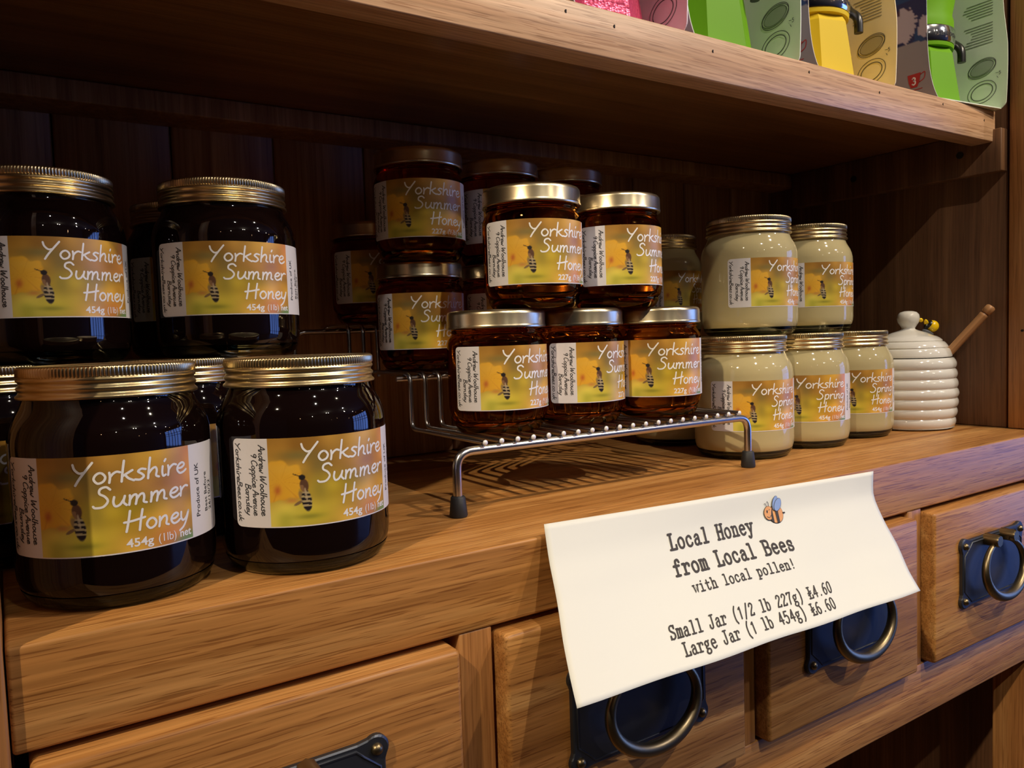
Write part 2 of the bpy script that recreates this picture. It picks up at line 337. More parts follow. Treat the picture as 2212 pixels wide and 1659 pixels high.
HAND = {
 'Y': (1.25, [[(0, 1.9), (.12, 1.45), (.42, 1.08), (.72, 1.12)], [(1.2, 2.0), (.8, 1.25), (.42, .5), (.2, -.05)]]),
 'o': (.92, [O_]), 'r': (.74, [[(.08, .95), (.13, .5), (.1, 0)], [(.12, .5), (.3, .82), (.52, .98), (.72, .9)]]),
 'k': (.88, [[(.2, 1.95), (.14, 1), (.1, 0)], [(.74, .98), (.4, .72), (.14, .5)], [(.3, .6), (.52, .25), (.86, .0)]]),
 's': (.78, [[(.7, .92), (.42, 1.0), (.22, .78), (.44, .55), (.6, .28), (.38, .0), (.04, .06)]]),
 'h': (.95, [[(.2, 1.95), (.14, 1), (.1, 0)], [(.12, .45), (.35, .85), (.58, .97), (.68, .65), (.64, .18), (.84, .02)]]),
 'i': (.46, [[(.14, .95), (.12, .4), (.2, .02), (.38, .1)], [(.26, 1.42), (.34, 1.6)]]),
 'e': (.84, [[(.14, .48), (.45, .52), (.68, .78), (.48, 1.0), (.18, .8), (.07, .38), (.3, .0), (.62, .06), (.84, .26)]]),
 'S': (1.12, [[(.98, 1.72), (.72, 2.0), (.36, 1.85), (.32, 1.4), (.66, 1.08), (.86, .6), (.58, .08), (.1, .02), (-.05, .18)]]),
 'u': (1.0, [[(.12, .95), (.08, .42), (.22, .02), (.5, .14), (.72, .6)], [(.78, .95), (.72, .35), (.92, .02)]]),
 'm': (1.42, [[(.1, .95), (.12, .5), (.08, 0)], [(.1, .45), (.3, .88), (.5, .95), (.56, .6), (.5, 0)], [(.54, .45), (.75, .88), (.96, .96), (1.04, .6), (1.02, .15), (1.22, .02)]]),
 'n': (.98, [[(.1, .95), (.12, .5), (.08, 0)], [(.1, .45), (.34, .86), (.58, .96), (.68, .62), (.64, .16), (.84, .02)]]),
 'H': (1.42, [[(.26, 2), (.18, 1), (.06, 0)], [(1.14, 2), (1.04, 1), (.98, 0)], [(-.12, .92), (.5, 1.0), (1.34, 1.2)]]),
 'y': (.98, [[(.12, .95), (.12, .42), (.3, .08), (.6, .3), (.84, .95)], [(.84, .95), (.68, .2), (.4, -.5), (.02, -.88)]]),
 'p': (.92, [[(.16, .95), (.1, 0), (.02, -.92)], [(.12, .6), (.38, .98), (.74, .8), (.66, .22), (.38, .0), (.1, .16)]]),
 'g': (.96, [[(.74, .9), (.42, 1.0), (.1, .7), (.12, .2), (.4, .06), (.72, .5)], [(.78, .95), (.72, .1), (.56, -.6), (.26, -.9), (-.02, -.66)]]),
 'A': (1.1, [[(-.02, 0), (.3, .9), (.62, 2.0), (.82, 1), (1.0, 0)], [(.14, .7), (.9, .8)]]),
 'd': (.98, [[(.74, .85), (.42, 1.0), (.08, .6), (.2, .04), (.5, .1), (.76, .6)], [(.92, 1.9), (.8, 1), (.78, .3), (.94, .02)]]),
 'w': (1.2, [[(.08, .95), (.12, .1), (.3, .02), (.56, .7), (.62, .1), (.8, .02), (1.1, .98)]]),
 'W': (1.7, [[(.1, 1.95), (.2, .05), (.75, 1.5), (.85, .05), (1.6, 2.0)]]),
 'l': (.46, [[(.22, 1.95), (.14, 1), (.12, .15), (.34, .04)]]), 't': (.62, [[(.28, 1.5), (.2, .6), (.22, .05), (.46, .06)], [(.0, .95), (.55, 1.0)]]),
 '9': (.95, [[(.78, 1.3), (.5, 1.75), (.14, 1.5), (.16, 1.05), (.5, .95), (.8, 1.3)], [(.8, 1.6), (.76, .9), (.5, 0)]]),
 'C': (1.15, [[(1.02, 1.65), (.72, 1.98), (.2, 1.5), (.06, .7), (.35, .02), (.95, .25)]]),
 'c': (.8, [[(.7, .85), (.45, 1.0), (.1, .6), (.2, .05), (.5, .02), (.74, .2)]]), 'v': (.85, [[(.08, .95), (.3, .0), (.78, .98)]]),
 'a': (.96, [[(.72, .85), (.4, 1.0), (.08, .55), (.2, .02), (.5, .14), (.74, .7)], [(.76, .95), (.72, .25), (.92, .02)]]),
 'B': (1.15, [[(.24, 2), (.16, 1), (.08, 0)], [(.2, 1.95), (.75, 1.95), (.85, 1.45), (.25, 1.08), (.85, .95), (.95, .4), (.55, .0), (.08, .04)]]),
 '.': (.4, [[(.12, .02), (.17, .07)]]), ' ': (.55, []),
}
def serif(x, y, w=.30): return [(x - w / 2, y), (x + w / 2, y)]
SLAB = {  # typewriter letters on a unit cell; x-height 1, cap 1.5
 'L': [[(.2, 1.5), (.2, 0)], serif(.2, 1.5, .42), [(-.02, 0), (.78, 0)], [(.78, 0), (.78, .38)]],
 'H': [[(.12, 1.5), (.12, 0)], [(.7, 1.5), (.7, 0)], [(.12, .78), (.7, .78)], serif(.12, 1.5), serif(.7, 1.5), serif(.12, 0), serif(.7, 0)],
 'B': [[(.12, 1.5), (.12, 0)], [(-.04, 1.5), (.5, 1.5)], [(.5, 1.5), (.72, 1.34), (.7, .95), (.5, .8), (.12, .8)], [(.5, .8), (.78, .62), (.76, .2), (.5, 0)], [(-.04, 0), (.5, 0)]],
 'S': [[(.7, 1.2), (.66, 1.4), (.4, 1.52), (.12, 1.36), (.12, 1.0), (.42, .78), (.7, .58), (.72, .2), (.42, -.02), (.14, .1), (.1, .36)], [(.72, 1.5), (.72, 1.15)], [(.08, 0), (.08, .38)]],
 'J': [[(.5, 1.5), (.5, .35), (.42, .05), (.2, -.02), (.02, .16), (.02, .42)], serif(.5, 1.5, .5)],
 'o': [[(.4, 1.0), (.12, .8), (.08, .45), (.2, .08), (.42, -.02), (.66, .12), (.74, .5), (.64, .86), (.4, 1.0)]],
 'c': [[(.68, .72), (.6, .92), (.4, 1.0), (.14, .84), (.08, .48), (.2, .08), (.44, -.02), (.68, .1), (.74, .24)]],
 'a': [[(.14, .8), (.3, .98), (.52, .95), (.6, .75), (.6, .1), (.7, .0), (.82, .02)], [(.6, .58), (.3, .56), (.1, .38), (.14, .06), (.36, -.02), (.6, .18)]],
 'l': [[(.18, 1.5), (.44, 1.5)], [(.44, 1.5), (.44, 0)], serif(.44, 0, .6)],
 'n': [[(.16, 1.0), (.16, 0)], [(.0, 1.0), (.16, 1.0)], [(.16, .72), (.34, .96), (.54, .98), (.66, .8), (.66, 0)], serif(.16, 0, .32), serif(.66, 0, .32)],
 'e': [[(.1, .55), (.72, .55)], [(.72, .55), (.64, .88), (.4, 1.0), (.14, .84), (.08, .45), (.22, .06), (.48, -.02), (.74, .16)]],
 'y': [[(.1, 1.0), (.42, .1)], [(.74, 1.0), (.42, .1), (.28, -.34), (.1, -.46), (-.02, -.3)], serif(.1, 1.0, .34), serif(.72, 1.0, .34)],
 'f': [[(.76, 1.28), (.66, 1.5), (.44, 1.48), (.34, 1.25), (.34, 0)], [(.06, .95), (.68, .95)], serif(.34, 0, .5)],
 'r': [[(.24, 1.0), (.24, 0)], [(.02, 1.0), (.24, 1.0)], [(.24, .6), (.4, .92), (.6, 1.0), (.76, .9), (.76, .72)], serif(.26, 0, .5)],
 'm': [[(.08, 1.0), (.08, 0)], [(.08, .8), (.22, .98), (.36, .96), (.42, .75), (.42, 0)], [(.42, .8), (.56, .98), (.7, .96), (.76, .75), (.76, 0)], serif(.06, 1.0, .16), serif(.08, 0, .2), serif(.42, 0, .2), serif(.78, 0, .2)],
 's': [[(.66, .95), (.66, .7)], [(.66, .76), (.56, .96), (.34, 1.0), (.14, .86), (.18, .6), (.42, .5), (.66, .38), (.68, .12), (.44, -.02), (.18, .06), (.1, .28)], [(.1, .3), (.1, .02)]],
 'w': [[(.08, 1.0), (.24, 0), (.42, .75), (.58, 0), (.76, 1.0)], serif(.08, 1.0, .26), serif(.76, 1.0, .26)],
 'i': [[(.16, 1.0), (.42, 1.0)], [(.42, 1.0), (.42, 0)], serif(.42, 0, .6), [(.4, 1.36), (.42, 1.42)]],
 't': [[(.3, 1.35), (.3, .25), (.4, .0), (.6, .0), (.74, .2)], [(.06, .95), (.66, .95)]],
 'h': [[(.16, 1.5), (.16, 0)], [(.0, 1.5), (.16, 1.5)], [(.16, .72), (.34, .96), (.54, .98), (.66, .8), (.66, 0)], serif(.16, 0, .32), serif(.66, 0, .32)],
 'b': [[(.16, 1.5), (.16, .02)], [(-.02, 1.5), (.16, 1.5)], [(.16, .7), (.36, .98), (.62, .9), (.74, .5), (.64, .1), (.38, -.02), (.16, .24)]],
 'p': [[(.16, 1.0), (.16, -.45)], [(.0, 1.0), (.16, 1.0)], [(.16, .7), (.36, .98), (.62, .9), (.74, .5), (.64, .1), (.38, -.02), (.16, .24)], serif(.18, -.45, .4)],
 'g': [[(.36, 1.0), (.14, .88), (.1, .66), (.24, .46), (.46, .46), (.58, .66), (.54, .9), (.36, 1.0)], [(.56, .9), (.72, 1.02)], [(.24, .46), (.14, .28), (.3, .14), (.6, .08), (.7, -.14), (.56, -.38), (.24, -.42), (.06, -.24), (.18, .0), (.3, .12)]],
 '!': [[(.4, 1.5), (.4, .5)], [(.39, .02), (.41, .08)]], '(': [[(.62, 1.7), (.38, 1.2), (.32, .6), (.38, .0), (.62, -.4)]], ')': [[(.2, 1.7), (.44, 1.2), (.5, .6), (.44, .0), (.2, -.4)]],
 '/': [[(.1, -.2), (.72, 1.65)]], '.': [[(.38, .02), (.42, .08)]],
 '1': [[(.2, 1.2), (.44, 1.5), (.44, 0)]], '2': [[(.12, 1.15), (.2, 1.42), (.44, 1.5), (.68, 1.3), (.64, 1.0), (.3, .5), (.1, .02)], [(.1, .02), (.72, .02)], [(.72, .02), (.74, .22)]],
 '7': [[(.1, 1.3), (.1, 1.5)], [(.1, 1.5), (.74, 1.5)], [(.74, 1.5), (.46, .8), (.36, 0)]],
 '4': [[(.56, 1.5), (.08, .45)], [(.08, .45), (.78, .45)], [(.56, 1.5), (.56, 0)]],
 '5': [[(.66, 1.48), (.2, 1.48)], [(.2, 1.48), (.14, .84)], [(.14, .84), (.4, .96), (.66, .8), (.7, .4), (.5, .02), (.22, -.02), (.06, .16)]],
 '6': [[(.62, 1.44), (.4, 1.46), (.16, 1.1), (.08, .5), (.22, .06), (.46, -.02), (.68, .2), (.7, .55), (.48, .86), (.22, .76), (.1, .5)]],
 '0': [[(.4, 1.5), (.16, 1.3), (.08, .75), (.16, .2), (.4, -.02), (.64, .2), (.72, .75), (.64, 1.3), (.4, 1.5)]],
 '£': [[(.2, 1.5), (.2, 0)], serif(.2, 1.5, .42), [(-.02, 0), (.78, 0)], [(.78, 0), (.78, .38)], [(-.04, .72), (.56, .96)], [(-.04, .46), (.56, .7)]],
 '3': [[(.1, 1.3), (.36, 1.5), (.66, 1.3), (.6, .95), (.34, .82), (.66, .68), (.7, .25), (.4, -.02), (.08, .16)]], ' ': [],
}
def ribbon(poly, hw):
    """flat mitred stroke with round ends, 2-D"""
    P = [poly[0]]
    for q in poly[1:]:
        if math.hypot(q[0] - P[-1][0], q[1] - P[-1][1]) > 1e-5: P.append(q)
    V, F = [], []
    n = len(P)
    if n < 2: return V, F
    for i, p in enumerate(P):
        a, b = P[max(i - 1, 0)], P[min(i + 1, n - 1)]
        tx, ty = b[0] - a[0], b[1] - a[1]; l = math.hypot(tx, ty) or 1; nx, ny = -ty / l * hw, tx / l * hw
        V += [(p[0] + nx, p[1] + ny), (p[0] - nx, p[1] - ny)]
    for i in range(n - 1): F.append((2 * i, 2 * i + 1, 2 * i + 3, 2 * i + 2))
    for c in (P[0], P[-1]):
        b = len(V); V += [(c[0] + hw * math.cos(R(45 * k)), c[1] + hw * math.sin(R(45 * k))) for k in range(8)]; F.append(tuple(range(b, b + 8)))
    return V, F
def hand_text(s, x0, y0, width, cap, hw, slant=.12, anchor='l'):
    adv = sum(HAND[c][0] for c in s); sy = cap / 2; sx = width / adv; parts = []; x = 0
    for c in s:
        a, st = HAND[c]
        for S in st:
            P = [(x0 + (x + px + slant * py) * sx, y0 + py * sy) for px, py in cr(S, 4)]; parts.append(ribbon(P, hw))
        x += a
    return merge(parts)
def slab_text(s, x0, y0, width, cap, hw):
    sx = width / len(s); sy = cap / 1.5; parts = []
    for i, c in enumerate(s):
        for S in SLAB[c]:
            Q = cr(S, 4) if len(S) > 2 and c not in 'wL' and not (c == '1') else S
            parts.append(ribbon([(x0 + (i + px * .95 + .06) * sx, y0 + py * sy) for px, py in Q], hw))
    return merge(parts)
def font_text(s, x0, y0, width, size, bold=0, res=3):
    cu = bpy.data.curves.new('tmp', 'FONT'); cu.body = s; cu.size = 1; cu.resolution_u = res; cu.offset = bold; cu.fill_mode = 'BOTH'
    o = bpy.data.objects.new('tmp', cu); C.objects.link(o)
    me = bpy.data.meshes.new_from_object(o.evaluated_get(bpy.context.evaluated_depsgraph_get()))
    V = [(v.co.x, v.co.y) for v in me.vertices]; F = [tuple(p.vertices) for p in me.polygons]
    bpy.data.objects.remove(o); bpy.data.curves.remove(cu); bpy.data.meshes.remove(me)
    mx = max(v[0] for v in V); mn = min(v[0] for v in V); cap = .72
    return [(x0 + (x - mn) / (mx - mn) * width, y0 + y / cap * size) for x, y in V], F
def rot2(VF, a, cx, cy):
    c, s = math.cos(a), math.sin(a); return [(cx + x * c - y * s, cy + x * s + y * c) for x, y in VF[0]], VF[1]

# ------------------------------------------------------------------ printed label
LW, LH = 104.0, 40.5
def lin(c): c = np.clip(np.asarray(c, float) / 255, 0, 1); return np.where(c <= .04045, c / 12.92, ((c + .055) / 1.055) ** 2.4)
def noise2(x, y, seed):
    r = np.random.RandomState(seed); g = r.rand(64, 64); xi = np.floor(x).astype(int); yi = np.floor(y).astype(int); fx = x - xi; fy = y - yi
    fx = fx * fx * (3 - 2 * fx); fy = fy * fy * (3 - 2 * fy); G = lambda a, b: g[a % 64, b % 64]
    return (G(xi, yi) * (1 - fx) + G(xi + 1, yi) * fx) * (1 - fy) + (G(xi, yi + 1) * (1 - fx) + G(xi + 1, yi + 1) * fx) * fy
def paint_label(u, v):
    """u, v in mm from lower left -> sRGB 0-255"""
    X = (u - 19) / 61.5; Y = v / LH
    n1 = noise2(X * 5 + 3, Y * 4 + 7, 1); n2 = noise2(X * 9, Y * 9 + 2, 2); n3 = noise2(X * 22, Y * 20, 3)
    col = np.empty(u.shape + (3,)); col[:] = (172, 132, 52)
    def blend(c, a): nonlocal col; a = np.clip(a, 0, 1)[..., None]; col = col * (1 - a) + np.array(c, float) * a
    def blob(cx, cy, rx, ry, c, st=1, p=1.0): blend(c, st * np.exp(-(((X - cx) / rx) ** 2 + ((Y - cy) / ry) ** 2) ** p))
    blob(.25, .95, .45, .25, (158, 112, 44), .9); blob(.78, .93, .18, .22, (232, 178, 62), 1); blob(1.0, .95, .1, .25, (190, 116, 88), .8)
    blob(.75, .62, .3, .14, (196, 134, 80), .75); blob(1.0, .66, .16, .2, (196, 124, 66), .7); blob(.85, .5, .22, .05, (134, 104, 60), .7)
    blob(.5, .38, .28, .22, (200, 174, 46), .9); blob(.72, .3, .25, .12, (214, 164, 52), .8); blob(.9, .38, .14, .12, (214, 158, 60), .8)
    blob(.1, .1, .25, .22, (214, 204, 92), 1); blob(.35, .12, .2, .14, (198, 186, 52), .8); blob(.62, .1, .2, .14, (218, 166, 64), .85); blob(.82, .1, .14, .16, (200, 118, 56), .8)
    blob(.98, .0, .12, .10, (92, 128, 84), 1, 1.6); blob(.1, .02, .06, .16, (150, 150, 40), .5)
    col += ((n1 - .5) * 52 + (n2 - .5) * 30)[..., None] * np.array([1, .85, .4])
    # shadow round the flower and the insect
    blob(.22, .80, .14, .06, (124, 112, 62), .8); blob(.36, .68, .07, .12, (128, 110, 58), .75); blob(.36, .42, .07, .16, (146, 130, 50), .7); blob(.28, .11, .10, .03, (120, 120, 44), .6)
    # flower: lobed petals
    a = np.arctan2(Y - .52, X - .085); rr = np.hypot((X - .085) / .175, (Y - .52) / .235)
    edge = 1 + .09 * np.cos(a * 7 + .6) + .05 * np.cos(a * 13); f = np.clip((edge - rr) * 9, 0, 1)
    blend((232, 174, 50), f * .97); blend((236, 178, 62), f * np.clip(.55 - np.abs(np.sin(a * 5 + rr * 3)), 0, 1) * .8); blend((196, 122, 40), f * np.exp(-((np.sin(a * 4 + 1)) / .12) ** 2) * .35)
    blob(-.02, .62, .10, .16, (226, 178, 70), .5); blob(.12, .66, .12, .06, (232, 182, 70), .6); blob(.06, .42, .025, .05, (190, 96, 48), .8); blob(.16, .30, .05, .03, (204, 118, 60), .6)
    # bee, slightly slanted
    bx, by = .255, .395; ca, sa = math.cos(.12), math.sin(.12); px = (X - bx) * 61.5 / 1.16; py = (Y - by) * LH / 1.16; qx = px * ca + py * sa; qy = -px * sa + py * ca
    wing = np.clip((1 - np.hypot((qx + 1.7 + qy * .35) / 1.6, (qy + 2.2) / 3.0)) * 4, 0, 1); blend((132, 108, 84), wing * .75)
    leg = np.clip((1 - np.hypot((qx + 3.1) / 2.0, (qy + 3.0 - qx * .35) / .7)) * 4, 0, 1); blend((110, 84, 70), leg * .8)
    ab = np.clip((1 - np.hypot((qx - .1) / 2.05, (qy + 3.6) / 4.6)) * 6, 0, 1); st = (np.sin(qy * 3.6 + qx * .8) > -.1)
    blend((176, 158, 116), ab); blend((36, 30, 34), ab * st); blend((36, 30, 34), ab * (qy < -6.2))
    th = np.clip((1 - np.hypot((qx - .1) / 1.8, (qy - 2.4) / 2.9)) * 5, 0, 1); blend((96, 66, 48), th); blend((168, 128, 88), th * (n3 > .52) * .6)
    wn = np.clip((1 - np.hypot((qx - .2) / .45, (qy + 1.2) / 3.0)) * 5, 0, 1); blend((190, 170, 136), wn * .8)
    hd = np.clip((1 - np.hypot((qx + .2) / 1.35, (qy - 5.6) / 1.15)) * 6, 0, 1); blend((40, 34, 34), hd)
    an = (np.abs(qy - (6.2 - (qx + 1) * .55)) < .22) & (qx < -.9) & (qx > -3.4); blend((60, 46, 40), an * .9)
    white = (u < 19) | (u > 80.6) | (v < .5) ; col[white] = (226, 222, 224)
    return lin(col)
def label_mesh(Rj, name):
    nu, nv = 340, 128; us = np.linspace(0, LW, nu); vs = np.linspace(0, LH, nv); U, Vv = np.meshgrid(us, vs)
    rc = 2.6
    # rounded corners: squeeze the edge rows
    ph = (U - LW / 2) / 1000 / Rj; rr = Rj + .00012
    ins = np.zeros_like(U)
    d = np.minimum(Vv, LH - Vv); m = d < rc; ins[m] = rc - np.sqrt(np.maximum(0, rc ** 2 - (rc - d[m]) ** 2))
    Us = np.where(U < rc * 1.01, ins + (U) * (rc * 1.01 - ins) / (rc * 1.01), U); Us = np.where(U > LW - rc * 1.01, LW - (ins + (LW - U) * (rc * 1.01 - ins) / (rc * 1.01)), Us)
    ph = (Us - LW / 2) / 1000 / Rj
    co = np.stack([rr * np.sin(ph), -rr * np.cos(ph), Vv / 1000], -1).reshape(-1, 3)
    idx = np.arange(nu * nv).reshape(nv, nu); q = np.stack([idx[:-1, :-1], idx[:-1, 1:], idx[1:, 1:], idx[1:, :-1]], -1).reshape(-1, 4)
    me = bpy.data.meshes.new(name); me.vertices.add(len(co)); me.vertices.foreach_set('co', co.ravel()); me.loops.add(q.size); me.loops.foreach_set('vertex_index', q.ravel().astype(np.int32))
    me.polygons.add(len(q)); me.polygons.foreach_set('loop_start', np.arange(0, q.size, 4, dtype=np.int32)); me.polygons.foreach_set('use_smooth', np.ones(len(q), bool)); me.update(calc_edges=True)
    at = me.color_attributes.new('print', 'FLOAT_COLOR', 'POINT'); c = np.ones((len(co), 4), np.float32); c[:, :3] = paint_label(Us.ravel(), Vv.ravel()); at.data.foreach_set('color', c.ravel())
    me.materials.append(M['print']); return me
def wrap(VF, Rj, name, mat, dz=0.0):
    V, F = VF; rr = Rj + .00012 + .00009
    co = [(rr * math.sin((u - LW / 2) / 1000 / Rj), -rr * math.cos((u - LW / 2) / 1000 / Rj), v / 1000 + dz) for u, v in V]
    me = bpy.data.meshes.new(name); me.from_pydata(co, [], F); me.materials.append(mat); return me
YK = hand_text('Yorkshire', 33.4, 29.4, 45.0, 8.6, .47, .06)
HN = hand_text('Honey', 51.6, 8.7, 27.4, 8.4, .47, .06)
SM = hand_text('Summer', 40.8, 19.6, 37.8, 8.2, .47, .06); SP = hand_text('Spring', 50.4, 19.6, 28.2, 8.2, .47, .06)
W1 = [font_text('454g', 51.6, 2.2, 10.4, 3.5, .022), font_text('(1lb)', 64.0, 2.2, 7.7, 3.5, 0), font_text('net', 73.6, 2.2, 5.8, 3.3, .022)]
W2 = [font_text('227g', 51.6, 2.2, 10.4, 3.5, .022), font_text('(', 64.0, 2.2, 1.2, 3.5, 0), font_text('1', 65.5, 4.0, .8, 1.9, .0), ribbon([(66.0, 2.4), (68.0, 5.6)], .16), font_text('2', 67.5, 2.0, 1.2, 1.9, .0), font_text('lb)', 69.2, 2.2, 3.9, 3.5, .015), font_text('net', 74.6, 2.2, 5.0, 3.3, .022)]
def addr():
    parts = []
    for s, u, top, ln, cap in (('Andrew Woolhouse', 14.6, 37.6, 32.0, 3.1), ('9 Coppice Avenue', 10.6, 34.0, 28.4, 3.1), ('Barnsley', 6.6, 20.0, 14.4, 3.1), ('YorkshireBees.co.uk', 1.5, 38.6, 36.0, 3.1)):
        parts.append(rot2(hand_text(s, 0, 0, ln, cap, .22), R(-90), u, top))
    return merge(parts)
def orig():
    return merge([rot2(font_text('Produce of UK', 0, 0, 23.5, 2.6, .006), R(90), 86.2, 8.5), rot2(font_text('Best Before', 0, 0, 17.5, 2.4, .004), R(90), 92.6, 9.5), rot2(font_text('26/10/22', 0, 0, 13.5, 2.4, .004), R(90), 96.4, 9.5)])
AD, OR = addr(), orig()
RB, HB, RS, HS = .0405, .0999, .03293, .07845
LM = {}
for key, Rj, tt in (('summer_big', RB, [YK, SM, HN] + W1), ('spring_big', RB, [YK, SP, HN] + W1), ('summer_small', RS, [YK, SM, HN] + W2)):
    LM[key] = (wrap(merge(tt), Rj, 'title_lettering', M['label_white']), wrap(AD, Rj, 'address_lettering', M['label_ink']), wrap(OR, Rj, 'origin_lettering', M['label_ink']))
LM['big'] = label_mesh(RB, 'label'); LM['small'] = label_mesh(RS, 'label')

# ------------------------------------------------------------------ jars
def as_mesh(name, V, F, mat, ang=40):
    me = bpy.data.meshes.new(name); me.from_pydata([tuple(v) for v in V], [], F); me.materials.append(mat)
    me.polygons.foreach_set('use_smooth', [True] * len(me.polygons)); me.set_sharp_from_angle(angle=R(ang)); return me
big_body = [(0, .0026), (.033, .0026), (.0368, .0040), (.0393, .0072), (.0402, .0105), (RB, .0140), (RB, .030), (RB, .050), (RB, .0675), (.0403, .0700), (.0396, .0735), (.0383, .0770), (.0366, .0800), (.0352, .0825), (.0343, .0850), (.0341, .0868), (.0341, .0890), (0, .0890)]
big_base = [(0, .0018), (.027, .0017), (.0325, .0), (.0352, .0003), (.0372, .0022), (.0389, .0052), (.0392, .0065), (.0366, .00385), (.033, .0025), (0, .0025)]
k = HB
big_lid = [(.0338, .0862), (.0350, .0861), (.0360, .0863), (.0363, .0869), (.0361, .0875), (.0353, .0882), (.0349, .0890), (.0351, .0896), (.0357, .0901), (.0358, .0907), (.0355, .0913), (.0348, .0919), (.0347, .0926), (.0350, .0932),
           (.0356, .0937), (.0357, .0943), (.0354, .0949), (.0350, .0953), (.0353, .0955, .0003), (.0357, .0958, .0006), (.0357, .0987, .0006), (.0354, .0992, .0002), (.0348, .0997), (.0340, .0999), (.0332, .0998), (.0326, .0991), (.0320, .0989), (0, .0989)]
sm_body = [(0, .0042), (.022, .0042), (.0270, .0050), (.0300, .0072), (.0320, .0105), (RS - .0002, .0140), (RS, .016), (RS, .035), (RS, .0555), (.03265, .0580), (.0316, .0605), (.0303, .0622), (.0297, .0632), (.0298, .0640), (.0304, .0645), (.0304, .0651), (.0298, .0656), (.0297, .0665), (.0303, .0671), (.0303, .0677), (.0298, .0682), (.0298, .0700), (0, .0700)]
sm_base = [(0, .0030), (.019, .0028), (.0235, .0010), (.0255, 0), (.0272, .0007), (.0288, .0028), (.0301, .0052), (.0303, .0068), (.0270, .0049), (.022, .0041), (0, .0041)]
sm_lid = [(.0305, .0668), (.0322, .0666), (.0328, .0670), (.03291, .0677), (.0327, .0684), (.0325, .0690), (.0325, .0755), (.0322, .0768), (.0314, .0778), (.0302, .0783), (.0290, .07845), (.0282, .0780), (.0276, .0774), (.0268, .0772), (0, .0772)]
MS = {'bigbody': {}, }
def mk(name, prof, mat, n=96, ang=40): V, F = lathe(prof, n); return as_mesh(name, V, F, mat, ang)
G_ = {
 'summer_big': (mk('glass_body', big_body, M['dark']), mk('glass_base', big_base, M['glass']), mk('lid', big_lid, M['gold'], 600, 60)),
 'spring_big': (mk('glass_body', big_body, M['cream']), mk('glass_base', big_base, M['glass']), None),
 'summer_small': (mk('glass_body', sm_body, M['amber']), mk('glass_base', sm_base, M['amber_base']), mk('lid', sm_lid, M['gold_s'])),
}
LIDN = {'summer_big': 'ridged gold screw lid', 'spring_big': 'ridged gold screw lid', 'summer_small': 'smooth gold twist lid'}
lid_big = G_['summer_big'][2]
def make_proto(kind):
    nm = {'summer_big': 'honey_jar', 'spring_big': 'honey_jar', 'summer_small': 'honey_jar'}[kind]
    t = bpy.data.objects.new(nm, None); t.empty_display_size = .02; link(t)
    b, g, l = G_[kind]; l = l or lid_big
    link(bpy.data.objects.new('glass_body', b), t); link(bpy.data.objects.new('glass_base', g), t); link(bpy.data.objects.new('lid', l), t)
    lb = link(bpy.data.objects.new('label', LM['small' if kind == 'summer_small' else 'big']), t); lb.location.z = .0150 if kind == 'summer_small' else .0233
    for m_, n_ in zip(LM[kind], ('title_lettering', 'address_lettering', 'origin_lettering')): link(bpy.data.objects.new(n_, m_), lb)
    return t
protos = {}
def jar(kind, x, y, z, rot, label, group, seal=False):
    if kind not in protos: t = protos[kind] = make_proto(kind)
    else: t = copy_tree(protos[kind])
    for ch in [c for c in t.children if c.name.startswith('seal')]: bpy.data.objects.remove(ch)
    t.location = (x, y, z + .0004); t.rotation_euler = (0, 0, R(rot)); t['label'] = label; t['category'] = 'jar'; t['group'] = group
    return t
GD, GA, GC = 'large jars of dark summer honey', 'small jars of summer honey on the wire rack', 'large jars of cream spring honey'
jD = []
jB = jar('summer_big', .2059, .0490, 0, 5.8, 'large dark honey jar at the worktop edge beside the wire rack', GD)
jD += [jB]
jA = jar('summer_big', .1220, .0560, 0, -2.3, 'large dark honey jar at the left front of the worktop, nearest of all', GD)
jar('summer_big', .0720, .1560, 0, 25, 'large dark jar behind the nearest jar, at the left post', GD)
jar('summer_big', .1650, .1500, 0, 60.8, 'large dark jar seen in the gap between the two front jars', GD)
jar('summer_big', .1056, .1640, HB, 22.1, 'upper dark honey jar cut off by the left edge, stacked on the lower jars', GD)
jar('summer_big', .1990, .1544, HB, 0.1, 'upper dark honey jar stacked above the gap, whole label in view', GD)
jar('summer_big', .1950, .2365, 0, 10, 'large dark jar at the back boards under the shaded upper jar', GD)
jar('summer_big', .1950, .2365, HB, -0.1, 'shaded dark jar at the back, peeping between the two upper jars', GD)
# cream honey
jar('spring_big', .6056, .1103, 0, -14.4, 'cream honey jar on the worktop right behind the rack foot', GC)
jar('spring_big', .6874, .1129, 0, -33.3, 'middle cream honey jar of the three along the worktop', GC)
jar('spring_big', .7690, .1203, 0, -25.8, 'cream honey jar standing against the white beehive pot', GC)
jar('spring_big', .6346, .1265, HB, -1.1, 'upper cream honey jar nearer the wire rack', GC)
jar('spring_big', .7359, .1405, HB, -10.5, 'upper cream honey jar farther right, against the dark side panel', GC)
jar('spring_big', .6200, .2047, 0, 0, 'cream honey jar low in shadow, seen under the rack front rail', GC)
jar('spring_big', .6474, .2483, HB, 6.3, 'shaded cream honey jar high at the back boards behind the small jars', GC)

